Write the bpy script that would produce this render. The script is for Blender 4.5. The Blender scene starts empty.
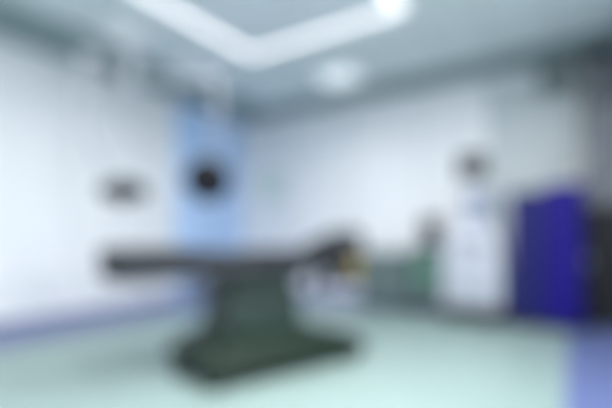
import bpy, bmesh, math, random
from mathutils import Vector, Matrix, Euler
random.seed(4)
S = bpy.context.scene
COL = S.collection
R = math.radians

# ------------------------------------------------------------------ colours and materials
def lin(c):
    return tuple((v / 12.92 if v <= .04045 else ((v + .055) / 1.055) ** 2.4) for v in (x / 255 for x in c))

def mat(name, rgb, rough=.5, metal=0., var=.05, scale=6., bump=0., emit=0., spec=.5, bands=None):
    m = bpy.data.materials.new(name)
    m.use_nodes = True
    nt = m.node_tree; N = nt.nodes; L = nt.links
    b = N['Principled BSDF']
    b.inputs['Roughness'].default_value = rough
    b.inputs['Metallic'].default_value = metal
    b.inputs['Specular IOR Level'].default_value = spec
    tc = N.new('ShaderNodeTexCoord')
    nz = N.new('ShaderNodeTexNoise'); nz.inputs['Scale'].default_value = scale; nz.inputs['Detail'].default_value = 4
    L.new(tc.outputs['Object'], nz.inputs['Vector'])
    ramp = N.new('ShaderNodeValToRGB')
    c = lin(rgb)
    ramp.color_ramp.elements[0].position = .3; ramp.color_ramp.elements[1].position = .7
    ramp.color_ramp.elements[0].color = tuple(v * (1 - var) for v in c) + (1,)
    ramp.color_ramp.elements[1].color = tuple(min(1, v * (1 + var)) for v in c) + (1,)
    L.new(nz.outputs['Fac'], ramp.inputs['Fac'])
    L.new(ramp.outputs['Color'], b.inputs['Base Color'])
    if bump:
        bp = N.new('ShaderNodeBump'); bp.inputs['Strength'].default_value = bump; bp.inputs['Distance'].default_value = .01
        n2 = N.new('ShaderNodeTexNoise'); n2.inputs['Scale'].default_value = scale * 12
        L.new(tc.outputs['Object'], n2.inputs['Vector'])
        L.new(n2.outputs['Fac'], bp.inputs['Height']); L.new(bp.outputs['Normal'], b.inputs['Normal'])
    if emit:
        b.inputs['Emission Color'].default_value = c + (1,)
        b.inputs['Emission Strength'].default_value = emit
    return m

def panel_mat(name, rgb, rough, size, seam=.006, seam_rgb=(150, 158, 165)):
    """wall or ceiling panels: flat colour with thin joint lines every `size` metres in the object's u, v"""
    m = mat(name, rgb, rough, var=.02, scale=2.)
    nt = m.node_tree; N = nt.nodes; L = nt.links
    b = N['Principled BSDF']
    ramp = [n for n in N if n.type == 'VALTORGB'][0]
    uv = N.new('ShaderNodeUVMap')
    br = N.new('ShaderNodeTexBrick')
    br.offset = 0; br.inputs['Scale'].default_value = 1
    br.inputs['Brick Width'].default_value = size[0]; br.inputs['Row Height'].default_value = size[1]
    br.inputs['Mortar Size'].default_value = seam; br.inputs['Mortar'].default_value = lin(seam_rgb) + (1,)
    L.new(uv.outputs['UV'], br.inputs['Vector'])
    L.new(ramp.outputs['Color'], br.inputs['Color1']); L.new(ramp.outputs['Color'], br.inputs['Color2'])
    L.new(br.outputs['Color'], b.inputs['Base Color'])
    return m

M = dict(
    wall=panel_mat('wall panels', (236, 239, 243), .4, (1.2, 6)),
    ceil=panel_mat('ceiling panels', (220, 231, 232), .6, (.6, .6)),
    floor=mat('mint vinyl floor', (129, 150, 148), .45, var=.03, scale=3),
    border=mat('lavender vinyl border', (91, 104, 148), .45, var=.03, scale=3),
    blue_door=mat('light blue door laminate', (186, 215, 255), .4, var=.02),
    door_grey=mat('grey door laminate', (190, 200, 204), .45, var=.02),
    plate=mat('white ceiling plate', (240, 243, 246), .4, var=.02),
    track=mat('grey green motor housing', (112, 128, 128), .5, var=.03),
    rail=mat('dull dark steel', (90, 95, 100), .4, .8, var=.05, scale=20),
    arm=mat('grey arm enamel', (168, 174, 182), .4, var=.02),
    cove=mat('grey green ceiling border', (134, 154, 155), .6, var=.02),
    steel=mat('brushed steel', (185, 190, 195), .3, .9, var=.05, scale=20),
    pale=mat('pale grey paint', (205, 210, 216), .35, var=.02),
    white=mat('white enamel', (170, 176, 188), .4, var=.02),
    offwhite=mat('white moulded plastic', (163, 170, 183), .4, var=.02),
    bluegrey=mat('blue grey plastic', (140, 150, 172), .4, var=.03),
    black=mat('black plastic', (24, 28, 33), .5, spec=.25, var=.1),
    dark=mat('dark grey plastic', (46, 49, 56), .5, spec=.25, var=.08),
    pad=mat('black padded vinyl', (30, 33, 38), .6, spec=.3, var=.1, scale=9, bump=.1),
    cover=mat('dark green grey column cover', (40, 54, 50), .4, spec=.25, var=.08, scale=5),
    base=mat('dark green grey base cover', (26, 40, 33), .45, spec=.15, var=.08, scale=5),
    rubber=mat('black rubber', (22, 22, 24), .7, var=.1),
    navy=mat('navy blue lacquer', (27, 30, 91), .5, spec=.15, var=.03),
    violet=mat('violet blue lacquer', (21, 12, 112), .5, spec=.15, var=.03),
    midgrey=mat('mid grey steel', (98, 105, 113), .5, var=.04),
    charcoal=mat('charcoal steel', (70, 77, 84), .5, var=.05),
    green=mat('green drawer laminate', (64, 116, 100), .4, var=.03),
    teal=mat('grey teal steel paint', (86, 103, 105), .45, var=.04),
    yellow=mat('yellow plastic', (160, 142, 84), .4, var=.03),
    red=mat('red plastic', (190, 50, 45), .4, var=.03),
    screen=mat('dark glass screen', (18, 20, 28), .35, spec=.25, var=.1),
    palegreen=mat('pale green frosted sheet', (205, 226, 218), .4, var=.02),
    lampdark=mat('dark grey lamp shell', (22, 25, 31), .5, spec=.2, var=.08),
    glow=mat('lit diffuser', (246, 245, 245), .5, var=.01, emit=1.15),
    glow_panel=mat('lit square diffuser', (236, 244, 248), .5, var=.01, emit=.65),
    filter=mat('perforated pale filter sheet', (228, 236, 240), .6, var=.02, scale=30),
)

# ------------------------------------------------------------------ mesh builder
class MB:
    def __init__(s): s.bm = bmesh.new()
    def _merge(s, t, mx=None):
        if mx is not None: bmesh.ops.transform(t, matrix=mx, verts=t.verts)
        me = bpy.data.meshes.new('t'); t.to_mesh(me); t.free()
        s.bm.from_mesh(me); bpy.data.meshes.remove(me)
    def box(s, lo, hi, bevel=.006, seg=2, mx=None):
        t = bmesh.new(); bmesh.ops.create_cube(t, size=1)
        lo = Vector(lo); hi = Vector(hi)
        bmesh.ops.transform(t, matrix=Matrix.Translation((lo + hi) / 2) @ Matrix.Diagonal((*(hi - lo), 1)), verts=t.verts)
        if bevel: bmesh.ops.bevel(t, geom=t.edges[:], offset=min(bevel, min(hi - lo) * .45), segments=seg, affect='EDGES', profile=.5)
        s._merge(t, mx); return s
    def tube(s, pts, r, n=14, cap=True):
        pts = [Vector(p) for p in pts]; t = bmesh.new(); rings = []
        rs = r if isinstance(r, (list, tuple)) else [r] * len(pts)
        up = None
        for i, p in enumerate(pts):
            d = (pts[min(i + 1, len(pts) - 1)] - pts[max(i - 1, 0)]).normalized()
            if up is None:
                a = Vector((0, 0, 1)) if abs(d.z) < .9 else Vector((1, 0, 0))
                up = d.cross(a).normalized()
            u = (up - d * up.dot(d)).normalized(); v = d.cross(u); up = u
            rings.append([t.verts.new(p + (u * math.cos(q) + v * math.sin(q)) * rs[i]) for q in (2 * math.pi * k / n for k in range(n))])
        for a, b in zip(rings, rings[1:]):
            for k in range(n): t.faces.new((a[k], a[(k + 1) % n], b[(k + 1) % n], b[k])).smooth = True
        if cap:
            t.faces.new(rings[0][::-1]); t.faces.new(rings[-1])
        bmesh.ops.recalc_face_normals(t, faces=t.faces)
        s._merge(t); return s
    def lathe(s, prof, n=32, mx=None):
        """prof: (radius, z) from bottom to top"""
        t = bmesh.new(); rings = []
        for r, z in prof:
            rings.append([t.verts.new((max(r, 1e-4) * math.cos(2 * math.pi * k / n), max(r, 1e-4) * math.sin(2 * math.pi * k / n), z)) for k in range(n)])
        for a, b in zip(rings, rings[1:]):
            for k in range(n): t.faces.new((a[k], a[(k + 1) % n], b[(k + 1) % n], b[k])).smooth = True
        t.faces.new(rings[0][::-1]); t.faces.new(rings[-1])
        bmesh.ops.recalc_face_normals(t, faces=t.faces)
        s._merge(t, mx); return s
    def loft(s, secs, bevel=.01):
        """secs: list of (x0, x1, y0, y1, z) stacked rectangles"""
        t = bmesh.new(); rings = []
        for x0, x1, y0, y1, z in secs:
            rings.append([t.verts.new(p) for p in ((x0, y0, z), (x1, y0, z), (x1, y1, z), (x0, y1, z))])
        for a, b in zip(rings, rings[1:]):
            for k in range(4): t.faces.new((a[k], a[(k + 1) % 4], b[(k + 1) % 4], b[k]))
        t.faces.new(rings[0][::-1]); t.faces.new(rings[-1])
        bmesh.ops.recalc_face_normals(t, faces=t.faces)
        if bevel: bmesh.ops.bevel(t, geom=t.edges[:], offset=bevel, segments=3, affect='EDGES', profile=.5)
        s._merge(t); return s
    def build(s, name, m, parent=None, loc=(0, 0, 0), rot=(0, 0, 0)):
        me = bpy.data.meshes.new(name); s.bm.to_mesh(me); s.bm.free()
        me.materials.append(M[m] if isinstance(m, str) else m)
        o = bpy.data.objects.new(name, me); COL.objects.link(o)
        o.location = loc; o.rotation_euler = rot
        if parent: o.parent = parent
        return o

def box(lo, hi, bevel=.006, **k): return MB().box(lo, hi, bevel, **k)

def tag(o, label=None, cat=None, group=None, kind=None):
    for k, v in (('label', label), ('category', cat), ('group', group), ('kind', kind)):
        if v: o[k] = v
    return o

def thing(name, label, cat, loc, rz=0., group=None):
    o = bpy.data.objects.new(name, None); COL.objects.link(o)
    o.empty_display_size = .2; o.location = loc; o.rotation_euler = (0, 0, rz)
    return tag(o, label, cat, group)

def copy_tree(o, parent=None):
    c = o.copy(); COL.objects.link(c)
    if parent: c.parent = parent
    for ch in [x for x in list(COL.objects) if x.parent == o]: copy_tree(ch, c)
    return c

# ------------------------------------------------------------------ the room
XL, XR, YB, YF, H = -5.45, .62, 6.24, -1.9, 3.32

def slab(name, lo, hi, m, u, v):
    o = box(lo, hi, 0).build(name, m)
    me = o.data; uvl = me.uv_layers.new(name='UVMap')
    for lp in me.loops:
        co = me.vertices[lp.vertex_index].co
        uvl.data[lp.index].uv = (co[u] + 20, co[v] + 20)
    return tag(o, kind='structure')

T = .12
slab('floor', (XL - T, YF - T, -.1), (XR + T, YB + T, 0), 'floor', 0, 1)
slab('ceiling', (XL - T, YF - T, H), (XR + T, YB + T, H + .1), 'ceil', 0, 1)
slab('wall_left', (XL - T, YF - T, 0), (XL, YB + T, H), 'wall', 1, 2)
slab('wall_right', (XR, YF - T, 0), (XR + T, YB + T, H), 'wall', 1, 2)
slab('wall_back', (XL, YB, 0), (XR, YB + T, H), 'wall', 0, 2)
slab('wall_front', (XL, YF - T, 0), (XR, YF, H), 'wall', 0, 2)
# lavender border let into the vinyl along the walls
BW = .92; BL = 1.1
for i, (lo, hi) in enumerate([((XL, YF, 0), (XL + BL, YB, .003)), ((XL + BL, YB - BW, 0), (XR, YB, .003)), ((-.05, YF, 0), (XR, YB - BW, .003))]):
    tag(box(lo, hi, 0).build('trim_%d' % (i + 1), 'border'), kind='structure')
for nm, lo, hi in [('baseboard_left', (XL, YF, .003), (XL + .015, YB, .045)), ('baseboard_back', (XL + .015, YB - .015, .003), (XR, YB, .045)),
                   ('baseboard_right', (XR - .015, YF, .003), (XR, YB - .015, .045))]:
    tag(box(lo, hi, .004).build(nm, 'border'), kind='structure')

# grey green border of the ceiling along the left and back walls, a shallow step below the tiles
tag(box((XL, YF, H - .05), (XL + .85, YB, H), .004).build('trim_4', 'cove'), kind='structure')
tag(box((XL + .85, YB - .55, H - .05), (XR, YB, H), .004).build('trim_5', 'cove'), kind='structure')

# light blue double door, nearly full height, in the left wall beside the corner
d1 = thing('door_1', None, None, (XL, 5.25, .003)); tag(d1, kind='structure')
fb = MB().box((0, -.80, 0), (.05, -.74, 3.18)).box((0, .74, 0), (.05, .80, 3.18)).box((0, -.74, 3.12), (.05, .74, 3.18))
fb.build('door_frame', 'blue_door', d1)
for s in (-1, 1):
    leaf = box((.016, min(.004 * s, .735 * s), .01), (.04, max(.004 * s, .735 * s), 3.115), .004).build('door_leaf', 'blue_door', d1)
    MB().tube([(.04, .08 * s, .9), (.085, .08 * s, .9), (.085, .08 * s, 1.35), (.04, .08 * s, 1.35)], .012).build('door_handle', 'steel', leaf)
    MB().box((.036, min(.02 * s, .7 * s), .02), (.043, max(.02 * s, .7 * s), .25), .002).build('kick_plate', 'steel', leaf)

# broad grey sliding door in the back wall behind the cabinets
d2 = thing('door_2', None, None, (-.45, YB, .003)); tag(d2, kind='structure')
box((-.56, -.055, 0), (.48, -.012, 3.02), .006).build('door_leaf', 'door_grey', d2)
MB().box((-.60, -.07, 3.02), (.52, 0, 3.08), .008).build('door_track', 'door_grey', d2)
box((.05, -.20, 2.84), (.45, -.07, 3.16), .012).build('door_motor', 'track', d2)
box((-.49, -.075, .95), (-.46, -.054, 1.35), .006).build('door_handle', 'steel', d2)

# ------------------------------------------------------------------ ceiling luminaires
LC = (1.0, .97, .945)
def area(name, parent, loc, sx, sy, power, spread=118):
    l = bpy.data.lights.new(name, 'AREA'); l.shape = 'RECTANGLE'; l.size = sx; l.size_y = sy
    l.energy = power; l.color = LC; l.spread = R(spread)
    o = bpy.data.objects.new(name, l); COL.objects.link(o); o.location = loc; o.parent = parent
    return o

CX0, CX1, CY0, CY1 = -3.40, -1.38, 1.9, 3.97
can = thing('ceiling_light_frame', 'large rectangular frame of lit strips on the ceiling above the operating table', 'ceiling light', ((CX0 + CX1) / 2, (CY0 + CY1) / 2, H))
hx, hy, w = (CX1 - CX0) / 2, (CY1 - CY0) / 2, .12
fr = MB()
for a, b in [((-hx - .03, -hy - .03), (hx + .03, -hy)), ((-hx - .03, hy), (hx + .03, hy + .03)), ((-hx - .03, -hy), (-hx, hy)), ((hx, -hy), (hx + .03, hy)),
             ((-hx + w, -hy + w), (hx - w, -hy + w + .02)), ((-hx + w, hy - w - .02), (hx - w, hy - w)), ((-hx + w, -hy + w), (-hx + w + .02, hy - w)), ((hx - w - .02, -hy + w), (hx - w, hy - w))]:
    fr.box((*a, -.06), (*b, 0), .004)
fr.build('rim', 'pale', can)
for a, b, ln in [((-hx, -hy), (hx, -hy + w), 0), ((-hx, hy - w), (hx, hy), 0), ((-hx, -hy + w), (-hx + w, hy - w), 1), ((hx - w, -hy + w), (hx, hy - w), 1)]:
    st = box((*a, -.045), (*b, -.005), .004).build('light_strip', 'glow', can)
    area('strip_lamp', st, ((a[0] + b[0]) / 2, (a[1] + b[1]) / 2, -.05), b[0] - a[0], b[1] - a[1], 11, 165)
fl = box((-hx + w + .02, -hy + w + .02, -.03), (hx - w - .02, hy - w - .02, -.004), .003).build('filter_sheet', 'filter', can)
gd = MB()
for i in range(1, 4): x = -hx + w + (2 * hx - 2 * w) * i / 4; gd.box((x - .008, -hy + w + .02, -.04), (x + .008, hy - w - .02, -.029), .002)
for i in range(1, 6): y = -hy + w + (2 * hy - 2 * w) * i / 6; gd.box((-hx + w + .02, y - .008, -.04), (hx - w - .02, y + .008, -.029), .002)
gd.build('filter_grid', 'pale', fl)

def panel_light(x, y, label, proto=[None]):
    if proto[0] is None:
        t = thing('ceiling_panel_light', label, 'ceiling light', (x, y, H), 0, 'square ceiling panel lights')
        f = MB()
        for a, b in [((-.32, -.32), (.32, -.28)), ((-.32, .28), (.32, .32)), ((-.32, -.28), (-.28, .28)), ((.28, -.28), (.32, .28))]: f.box((*a, -.025), (*b, 0), .004)
        f.build('frame', 'pale', t)
        df = box((-.28, -.28, -.018), (.28, .28, -.002), .003).build('diffuser', 'glow_panel', t)
        area('panel_lamp', df, (0, 0, -.022), .52, .52, 4)
        proto[0] = t
    else:
        t = copy_tree(proto[0]); t.location = (x, y, H); t['label'] = label
    return t
av = thing('ceiling_bright_patch', 'added square white unlit brightening vent in the ceiling between the light frame and the blue door', 'patch', (-4.3, 3.9, H))  # white plate added to stand in for a brighter stretch of ceiling
vf = MB()
for a, b in [((-.32, -.32), (.32, -.27)), ((-.32, .27), (.32, .32)), ((-.32, -.27), (-.27, .27)), ((.27, -.27), (.32, .27))]: vf.box((*a, -.03), (*b, 0), .004)
vf.build('frame', 'plate', av)
sl_ = MB().box((-.27, -.27, -.008), (.27, .27, -.002), 0)
for k in range(9): sl_.box((-.27, -.255 + .06 * k, -.026), (.27, -.235 + .06 * k, -.006), .003)
sl_.build('louvre', 'plate', av)
panel_light(-2.82, 5.2, 'square lit ceiling panel between the light frame and the back wall')
# long opal fill lights added out of view to brighten the walls
def fill_light(x, y, label, proto=[None]):
    if proto[0] is None:
        t = thing('added_fill_light', label, 'ceiling light', (x, y, H), 0, 'added long fill lights')
        box((-.62, -.16, -.05), (.62, .16, 0), .01).build('housing', 'pale', t)
        df = MB().box((-.60, -.14, -.075), (.60, .14, -.048), .012, 3).build('diffuser', 'glow', t)
        area('fill_lamp', df, (0, 0, -.08), 1.16, .26, PT, 180)
        proto[0] = t
    else:
        t = copy_tree(proto[0]); t.location = (x, y, H); t['label'] = label
    return t
PT = 92
fill_light(-.75, -.1, 'added unseen long fill light near the right wall, farthest from the cabinets')
fill_light(-.75, 1.15, 'added unseen long fill light beside the light frame, middle of its row')
fill_light(-.75, 2.4, 'added unseen long fill light beside the light frame, nearest the cabinets')

# ------------------------------------------------------------------ operating table
ot = thing('operating_table', 'dark operating table with black pads on a broad green grey pedestal, mid floor', 'operating table', (-2.24, 2.56, 0), R(69.1))
b = MB().loft([(-.56, .82, -.54, .33, .05), (-.56, .82, -.54, .33, .14), (-.48, .74, -.48, .30, .20), (-.32, .42, -.28, .26, .29)], .02)
base = b.build('base', 'base', ot)
for x in (-.46, .72):
    for y in (-.46, .25):
        MB().tube([(x, y - .02, .04), (x, y + .02, .04)], .04, 18).build('caster', 'rubber', base)
pd = MB().box((-.63, -.2, .04), (-.55, 0, .06), .006).build('pedal', 'black', base)
MB().loft([(-.29, .37, -.26, .24, .27), (-.27, .35, -.25, .23, .52)], .02).build('column_cover', 'cover', ot)
ac = MB()
for k in range(5): ac.box((-.26 + .006 * k, -.24 + .004 * k, .51 + .034 * k), (.34 - .006 * k, .22 - .004 * k, .54 + .034 * k), .008)
ac.box((-.21, -.2, .5), (.29, .18, .68), .006)
ac.build('column_bellows', 'cover', ot)
MB().loft([(-.30, .38, -.22, .2, .66), (-.40, .48, -.22, .22, .745)], .012).build('tilt_head', 'cover', ot)
fm = MB()
for a, c in ((-1.06, -.5), (-.48, .1), (.12, .72)):
    fm.box((a, -.25, .715), (c, .25, .79), .008)
fm.build('frame', 'dark', ot)
for s in (-1, 1):
    rl = MB()
    for a, c in ((-1.02, -.52), (-.46, .08), (.14, .68)):
        rl.box((a, s * .285 - .006, .765), (c, s * .285 + .006, .795), .003)
        for q in (a + .05, c - .05): rl.box((q - .012, min(s * .24, s * .285), .77), (q + .012, max(s * .24, s * .285), .785), .002)
    rl.build('side_rail', 'rail', ot)
for s in (-1, 1):
    box((-1.07, min(s * .006, s * .26), .792), (-.5, max(s * .006, s * .26), .935), .03, seg=4).build('leg_pad', 'pad', ot)
box((-.485, -.26, .792), (.105, .26, .905), .03, seg=4).build('seat_pad', 'pad', ot)
box((.12, -.26, .792), (.72, .26, .905), .03, seg=4).build('back_pad', 'pad', ot)
rot = Matrix.Translation((.735, 0, .80)) @ Matrix.Rotation(R(-22), 4, 'Y')
hd = MB().box((0, -.22, 0), (.42, .22, .14), .035, seg=4, mx=rot).build('head_pad', 'pad', ot)
MB().box((.02, -.2, -.035), (.40, .2, .004), .006, mx=rot).build('head_plate', 'dark', hd)
hb = MB().box((.56, -.37, .60), (.96, -.30, 1.01), .03, seg=3)
hb.box((.58, -.31, .76), (.68, -.28, .80), .004).build('arm_rest', 'pad', ot)
hs = MB().box((.42, -.33, .55), (.50, -.29, .72), .012, seg=3)
hs.tube([(.46, -.31, .72), (.46, -.292, .80)], .006).build('hand_control', 'black', ot)

# ------------------------------------------------------------------ surgical lights on a ceiling arm
sl = thing('surgical_light', 'ceiling mounted surgical light with two dark round heads on pale jointed arms, left of table', 'surgical light', (-4.24, 2.85, H))
MB().lathe([(.05, -.12), (.2, -.10), (.3, -.03), (.3, 0)]).build('ceiling_canopy', 'plate', sl)
MB().lathe([(.04, -.56), (.055, -.55), (.055, -.1), (.04, -.1)]).build('spindle', 'pale', sl)
def lamp(arm_pts, head, normal, lift, size):
    a = MB().tube(arm_pts[:2], [.034, .028])
    a.lathe([(.03, -.07), (.06, -.06), (.06, .05), (.03, .06)], 24, Matrix.Translation(arm_pts[1]))
    arm = a.build('extension_arm', 'arm', sl)
    s2 = MB().tube(arm_pts[1:], [.026] + [.02] * (len(arm_pts) - 2)).build('spring_arm', 'arm', sl)
    n = Vector(normal).normalized()
    q = n.to_track_quat('Z', 'Y').to_matrix().to_4x4()
    mx = Matrix.Translation(head) @ q @ Matrix.Scale(size, 4)
    hd = MB().lathe([(.02, -.09), (.09, -.085), (.15, -.055), (.21, -.02), (.225, .01), (.22, .03), (.02, .032)], 40, mx).build('lamp_head', 'lampdark', sl)
    MB().lathe([(.195, .030), (.195, .036), (.01, .038)], 40, mx).build('lens', 'screen', hd)
    MB().lathe([(.022, .035), (.018, .11), (.024, .15), (.005, .16)], 20, mx).build('handle', 'dark', hd)
    tip = Vector(arm_pts[-1]); back = mx @ Vector((0, 0, -.085))
    MB().tube([tip, (tip + back) / 2 + Vector((0, 0, lift)), back], .018).build('yoke', 'pale', hd)
lamp([(0, 0, -.30), (.254, -.672, -.57), (.27, -.70, -.95), (.30, -.68, -1.32), (.42, -.58, -1.66)], (.57, -.465, -1.86), (.28, -.16, -1), .02, 1.0)
lamp([(0, 0, -.48), (.72, .62, -.48), (.80, .60, -.95), (.82, .52, -1.45)], (.81, .404, -1.67), (.55, -.72, -.30), .03, 1.14)

# ------------------------------------------------------------------ equipment by the back wall
def casters(parent, xs, ys, r=.045, m='rubber'):
    for x in xs:
        for y in ys:
            c = MB().tube([(x, y - .016, r), (x, y + .016, r)], r, 18)
            c.box((x - .02, y - .028, r), (x + .02, y + .028, r * 2 + .012), .004)
            c.build('caster', m, parent)

def cabinet(label, x0, x1, y0, y1, h, m, topm):
    t = thing('storage_cabinet', label, 'cabinet', ((x0 + x1) / 2, (y0 + y1) / 2, .003)); hx = (x1 - x0) / 2; hy = (y1 - y0) / 2
    box((-hx + .015, -hy + .03, 0), (hx - .015, hy - .01, .07), .004).build('plinth', 'black', t)
    box((-hx, -hy + .022, .07), (hx, hy, h - .025), .006).build('body', m, t)
    box((-hx - .003, -hy, h - .025), (hx + .003, hy, h), .006).build('top_panel', topm, t)
    zs = (.08, h * .5, h - .03)
    for k in range(2):
        d = box((-hx + .004, -hy, zs[k] + .003), (hx - .004, -hy + .02, zs[k + 1] - .003), .004).build('door', m, t)
        zc = (zs[k] + zs[k + 1]) / 2
        MB().tube([(hx - .05, -hy, zc - .07), (hx - .05, -hy - .03, zc - .07), (hx - .05, -hy - .03, zc + .07), (hx - .05, -hy, zc + .07)], .006).build('handle', 'dark', d)
    return t
cabinet('tall navy blue cabinet standing between the white medical tower and the violet cabinet', -.62, -.285, 5.22, 5.72, 1.53, 'navy', 'charcoal')
cabinet('tall bright violet blue cabinet between the navy cabinet and the charcoal column', -.28, .07, 5.20, 5.72, 1.58, 'violet', 'violet')

dc = thing('service_column', 'charcoal floor to ceiling column cabinet at the far right corner', 'cabinet', (.30, 5.93, .003))
box((-.22, -.28, .1), (.22, .28, 3.08), .008).build('body', 'charcoal', dc)
box((-.2, -.25, 0), (.2, .27, .1), .004).build('plinth', 'black', dc)
for a, c, m in ((.12, 1.35, 'black'), (1.37, 2.5, 'midgrey'), (2.52, 3.06, 'charcoal')):
    d = box((-.21, -.30, a), (.21, -.279, c), .005).build('door', m, dc)
    if m == 'midgrey': d['label'] = 'lighter grey middle door'
    box((-.19, -.315, (a + c) / 2 - .08), (-.17, -.299, (a + c) / 2 + .08), .004).build('handle', 'steel', d)

mt = thing('medical_tower', 'white wheeled medical tower with a dark monitor on its pole, left of navy cabinet', 'medical machine', (-1.015, 5.32, .003))
b0 = MB().loft([(-.35, .35, -.27, .27, .07), (-.35, .35, -.27, .27, .15), (-.32, .32, -.25, .25, .20)], .01).build('base', 'black', mt)
casters(b0, (-.28, .28), (-.2, .2), .035)
bd = MB().loft([(-.33, .33, -.25, .25, .19), (-.33, .33, -.25, .25, .62), (-.32, .30, -.22, .25, .95), (-.24, .24, -.12, .25, 1.16)], .02).build('body', 'white', mt)
for k in range(3): 
    d = box((-.28, -.268, .22 + .13 * k), (.28, -.245, .34 + .13 * k), .006).build('drawer', 'offwhite', mt)
    box((-.08, -.284, .305 + .13 * k), (.08, -.266, .32 + .13 * k), .004).build('handle', 'pale', d)
box((-.11, -.02, 1.12), (.15, .12, 1.58), .03, seg=4).build('neck', 'bluegrey', mt)
MB().tube([(.0, .04, 1.52), (-.02, .03, 1.64), (-.03, .0, 1.76)], .03).build('pole', 'pale', mt)
mn = box((-.195, -.06, 1.72), (.135, .02, 2.02), .02, seg=3).build('monitor', 'dark', mt)
box((-.18, -.064, 1.74), (.12, -.055, 2.0), .004).build('screen', 'screen', mn)
kb = MB().box((-.2, -.34, .93), (.2, -.18, .965), .01).build('keyboard_shelf', 'offwhite', mt)

gc = thing('supply_trolley', 'grey supply trolley with green drawers and small dark monitor on top', 'trolley', (-1.65, 5.66, .003))
casters(gc, (-.14, .14), (-.17, .17), .04)
box((-.18, -.22, .09), (.18, .22, .84), .01).build('body', 'teal', gc)
for k in range(4):
    z0 = .33 + .125 * k
    d = box((-.17, -.242, z0), (.17, -.218, z0 + .115), .006).build('drawer', 'green', gc)
    box((-.09, -.262, z0 + .075), (.09, -.24, z0 + .09), .004).build('handle', 'pale', d)
box((-.17, -.242, .12), (.17, -.218, .32), .006).build('lower_door', 'teal', gc)
box((-.19, -.25, .84), (.19, .23, .875), .008).build('worktop', 'dark', gc)
MB().tube([(-.01, .1, .87), (-.01, .1, .98)], .025).box((-.10, .04, .872), (.14, .16, .885), .005).build('monitor_stand', 'dark', gc)
m2 = box((-.15, .04, .95), (.13, .11, 1.28), .015, seg=3).build('monitor', 'charcoal', gc)
box((-.135, .035, .97), (.115, .045, 1.26), .004).build('screen', 'screen', m2)

it = thing('instrument_cabinet', 'low grey teal steel cabinet on castors, left of the green drawer trolley', 'trolley', (-2.20, 5.52, .003))
casters(it, (-.3, .3), (-.15, .15), .045)
box((-.35, -.20, .10), (.35, .20, .80), .008).build('body', 'teal', it)
for s in (-1, 1):
    d = box((min(.004 * s, .342 * s), -.218, .12), (max(.004 * s, .342 * s), -.198, .78), .005).build('door', 'teal', it)
    MB().tube([(.035 * s, -.218, .42), (.035 * s, -.24, .42), (.035 * s, -.24, .54), (.035 * s, -.218, .54)], .006).build('handle', 'steel', d)
tp = MB().box((-.365, -.225, .80), (.365, .21, .825), .006)
tp.tube([(-.35, .19, .82), (-.35, .19, .90), (.35, .19, .90), (.35, .19, .82)], .008).build('worktop', 'steel', it)

# ------------------------------------------------------------------ yellow bin hooked to the arm rest at the head of the table
yb = thing('waste_bin', 'small yellow plastic bin hooked on the black arm rest at the table head', 'bin', (-1.558, 3.155, .66), R(69.1))
MB().lathe([(.034, .02), (.038, .025), (.046, .13), (.046, .14), (.01, .14)], 28).build('body', 'yellow', yb)
MB().lathe([(.05, .135), (.05, .15), (.036, .16), (.02, .163), (.01, .163)], 28).build('lid', 'yellow', yb)
MB().box((-.025, .04, .06), (.025, .048, .356), .002).box((-.025, .04, .349), (.025, .14, .356), .002).build('hook', 'rail', yb)

# ------------------------------------------------------------------ film viewer on the back wall
fv = thing('film_viewer', 'pale greenish film viewer box mounted on the back wall beside the corner', 'wall panel', (-4.77, YB, 1.72))
box((-.28, -.07, 0), (.28, 0, .52), .012).build('housing', 'pale', fv)
box((-.25, -.074, .06), (.25, -.068, .49), .003).build('viewing_sheet', 'palegreen', fv)

# ------------------------------------------------------------------ camera, world, colour management
cam = bpy.data.cameras.new('camera'); co = bpy.data.objects.new('camera', cam); COL.objects.link(co)
cam.sensor_width = 36; cam.lens = 412 / 612 * 36; cam.shift_y = 34 / 612
cam.clip_start = .05
co.location = (0, 0, 1.0); co.rotation_euler = (R(90), 0, R(33.1))
cam.dof.use_dof = True            # the photograph is far out of focus: the lens is focused close to the camera
cam.dof.focus_distance = .30
cam.dof.aperture_fstop = .88
cam.dof.aperture_blades = 0
S.camera = co

wd = bpy.data.worlds.new('world'); S.world = wd; wd.use_nodes = True
wd.node_tree.nodes['Background'].inputs[0].default_value = (.6, .7, .8, 1)
wd.node_tree.nodes['Background'].inputs[1].default_value = .1

S.view_settings.view_transform = 'Standard'; S.view_settings.look = 'None'
S.view_settings.gamma = 1; S.view_settings.exposure = 0; S.view_settings.use_curve_mapping = False
S.cycles.max_bounces = 10; S.cycles.diffuse_bounces = 8
S.cycles.use_denoising = True
S.cycles.use_adaptive_sampling = False
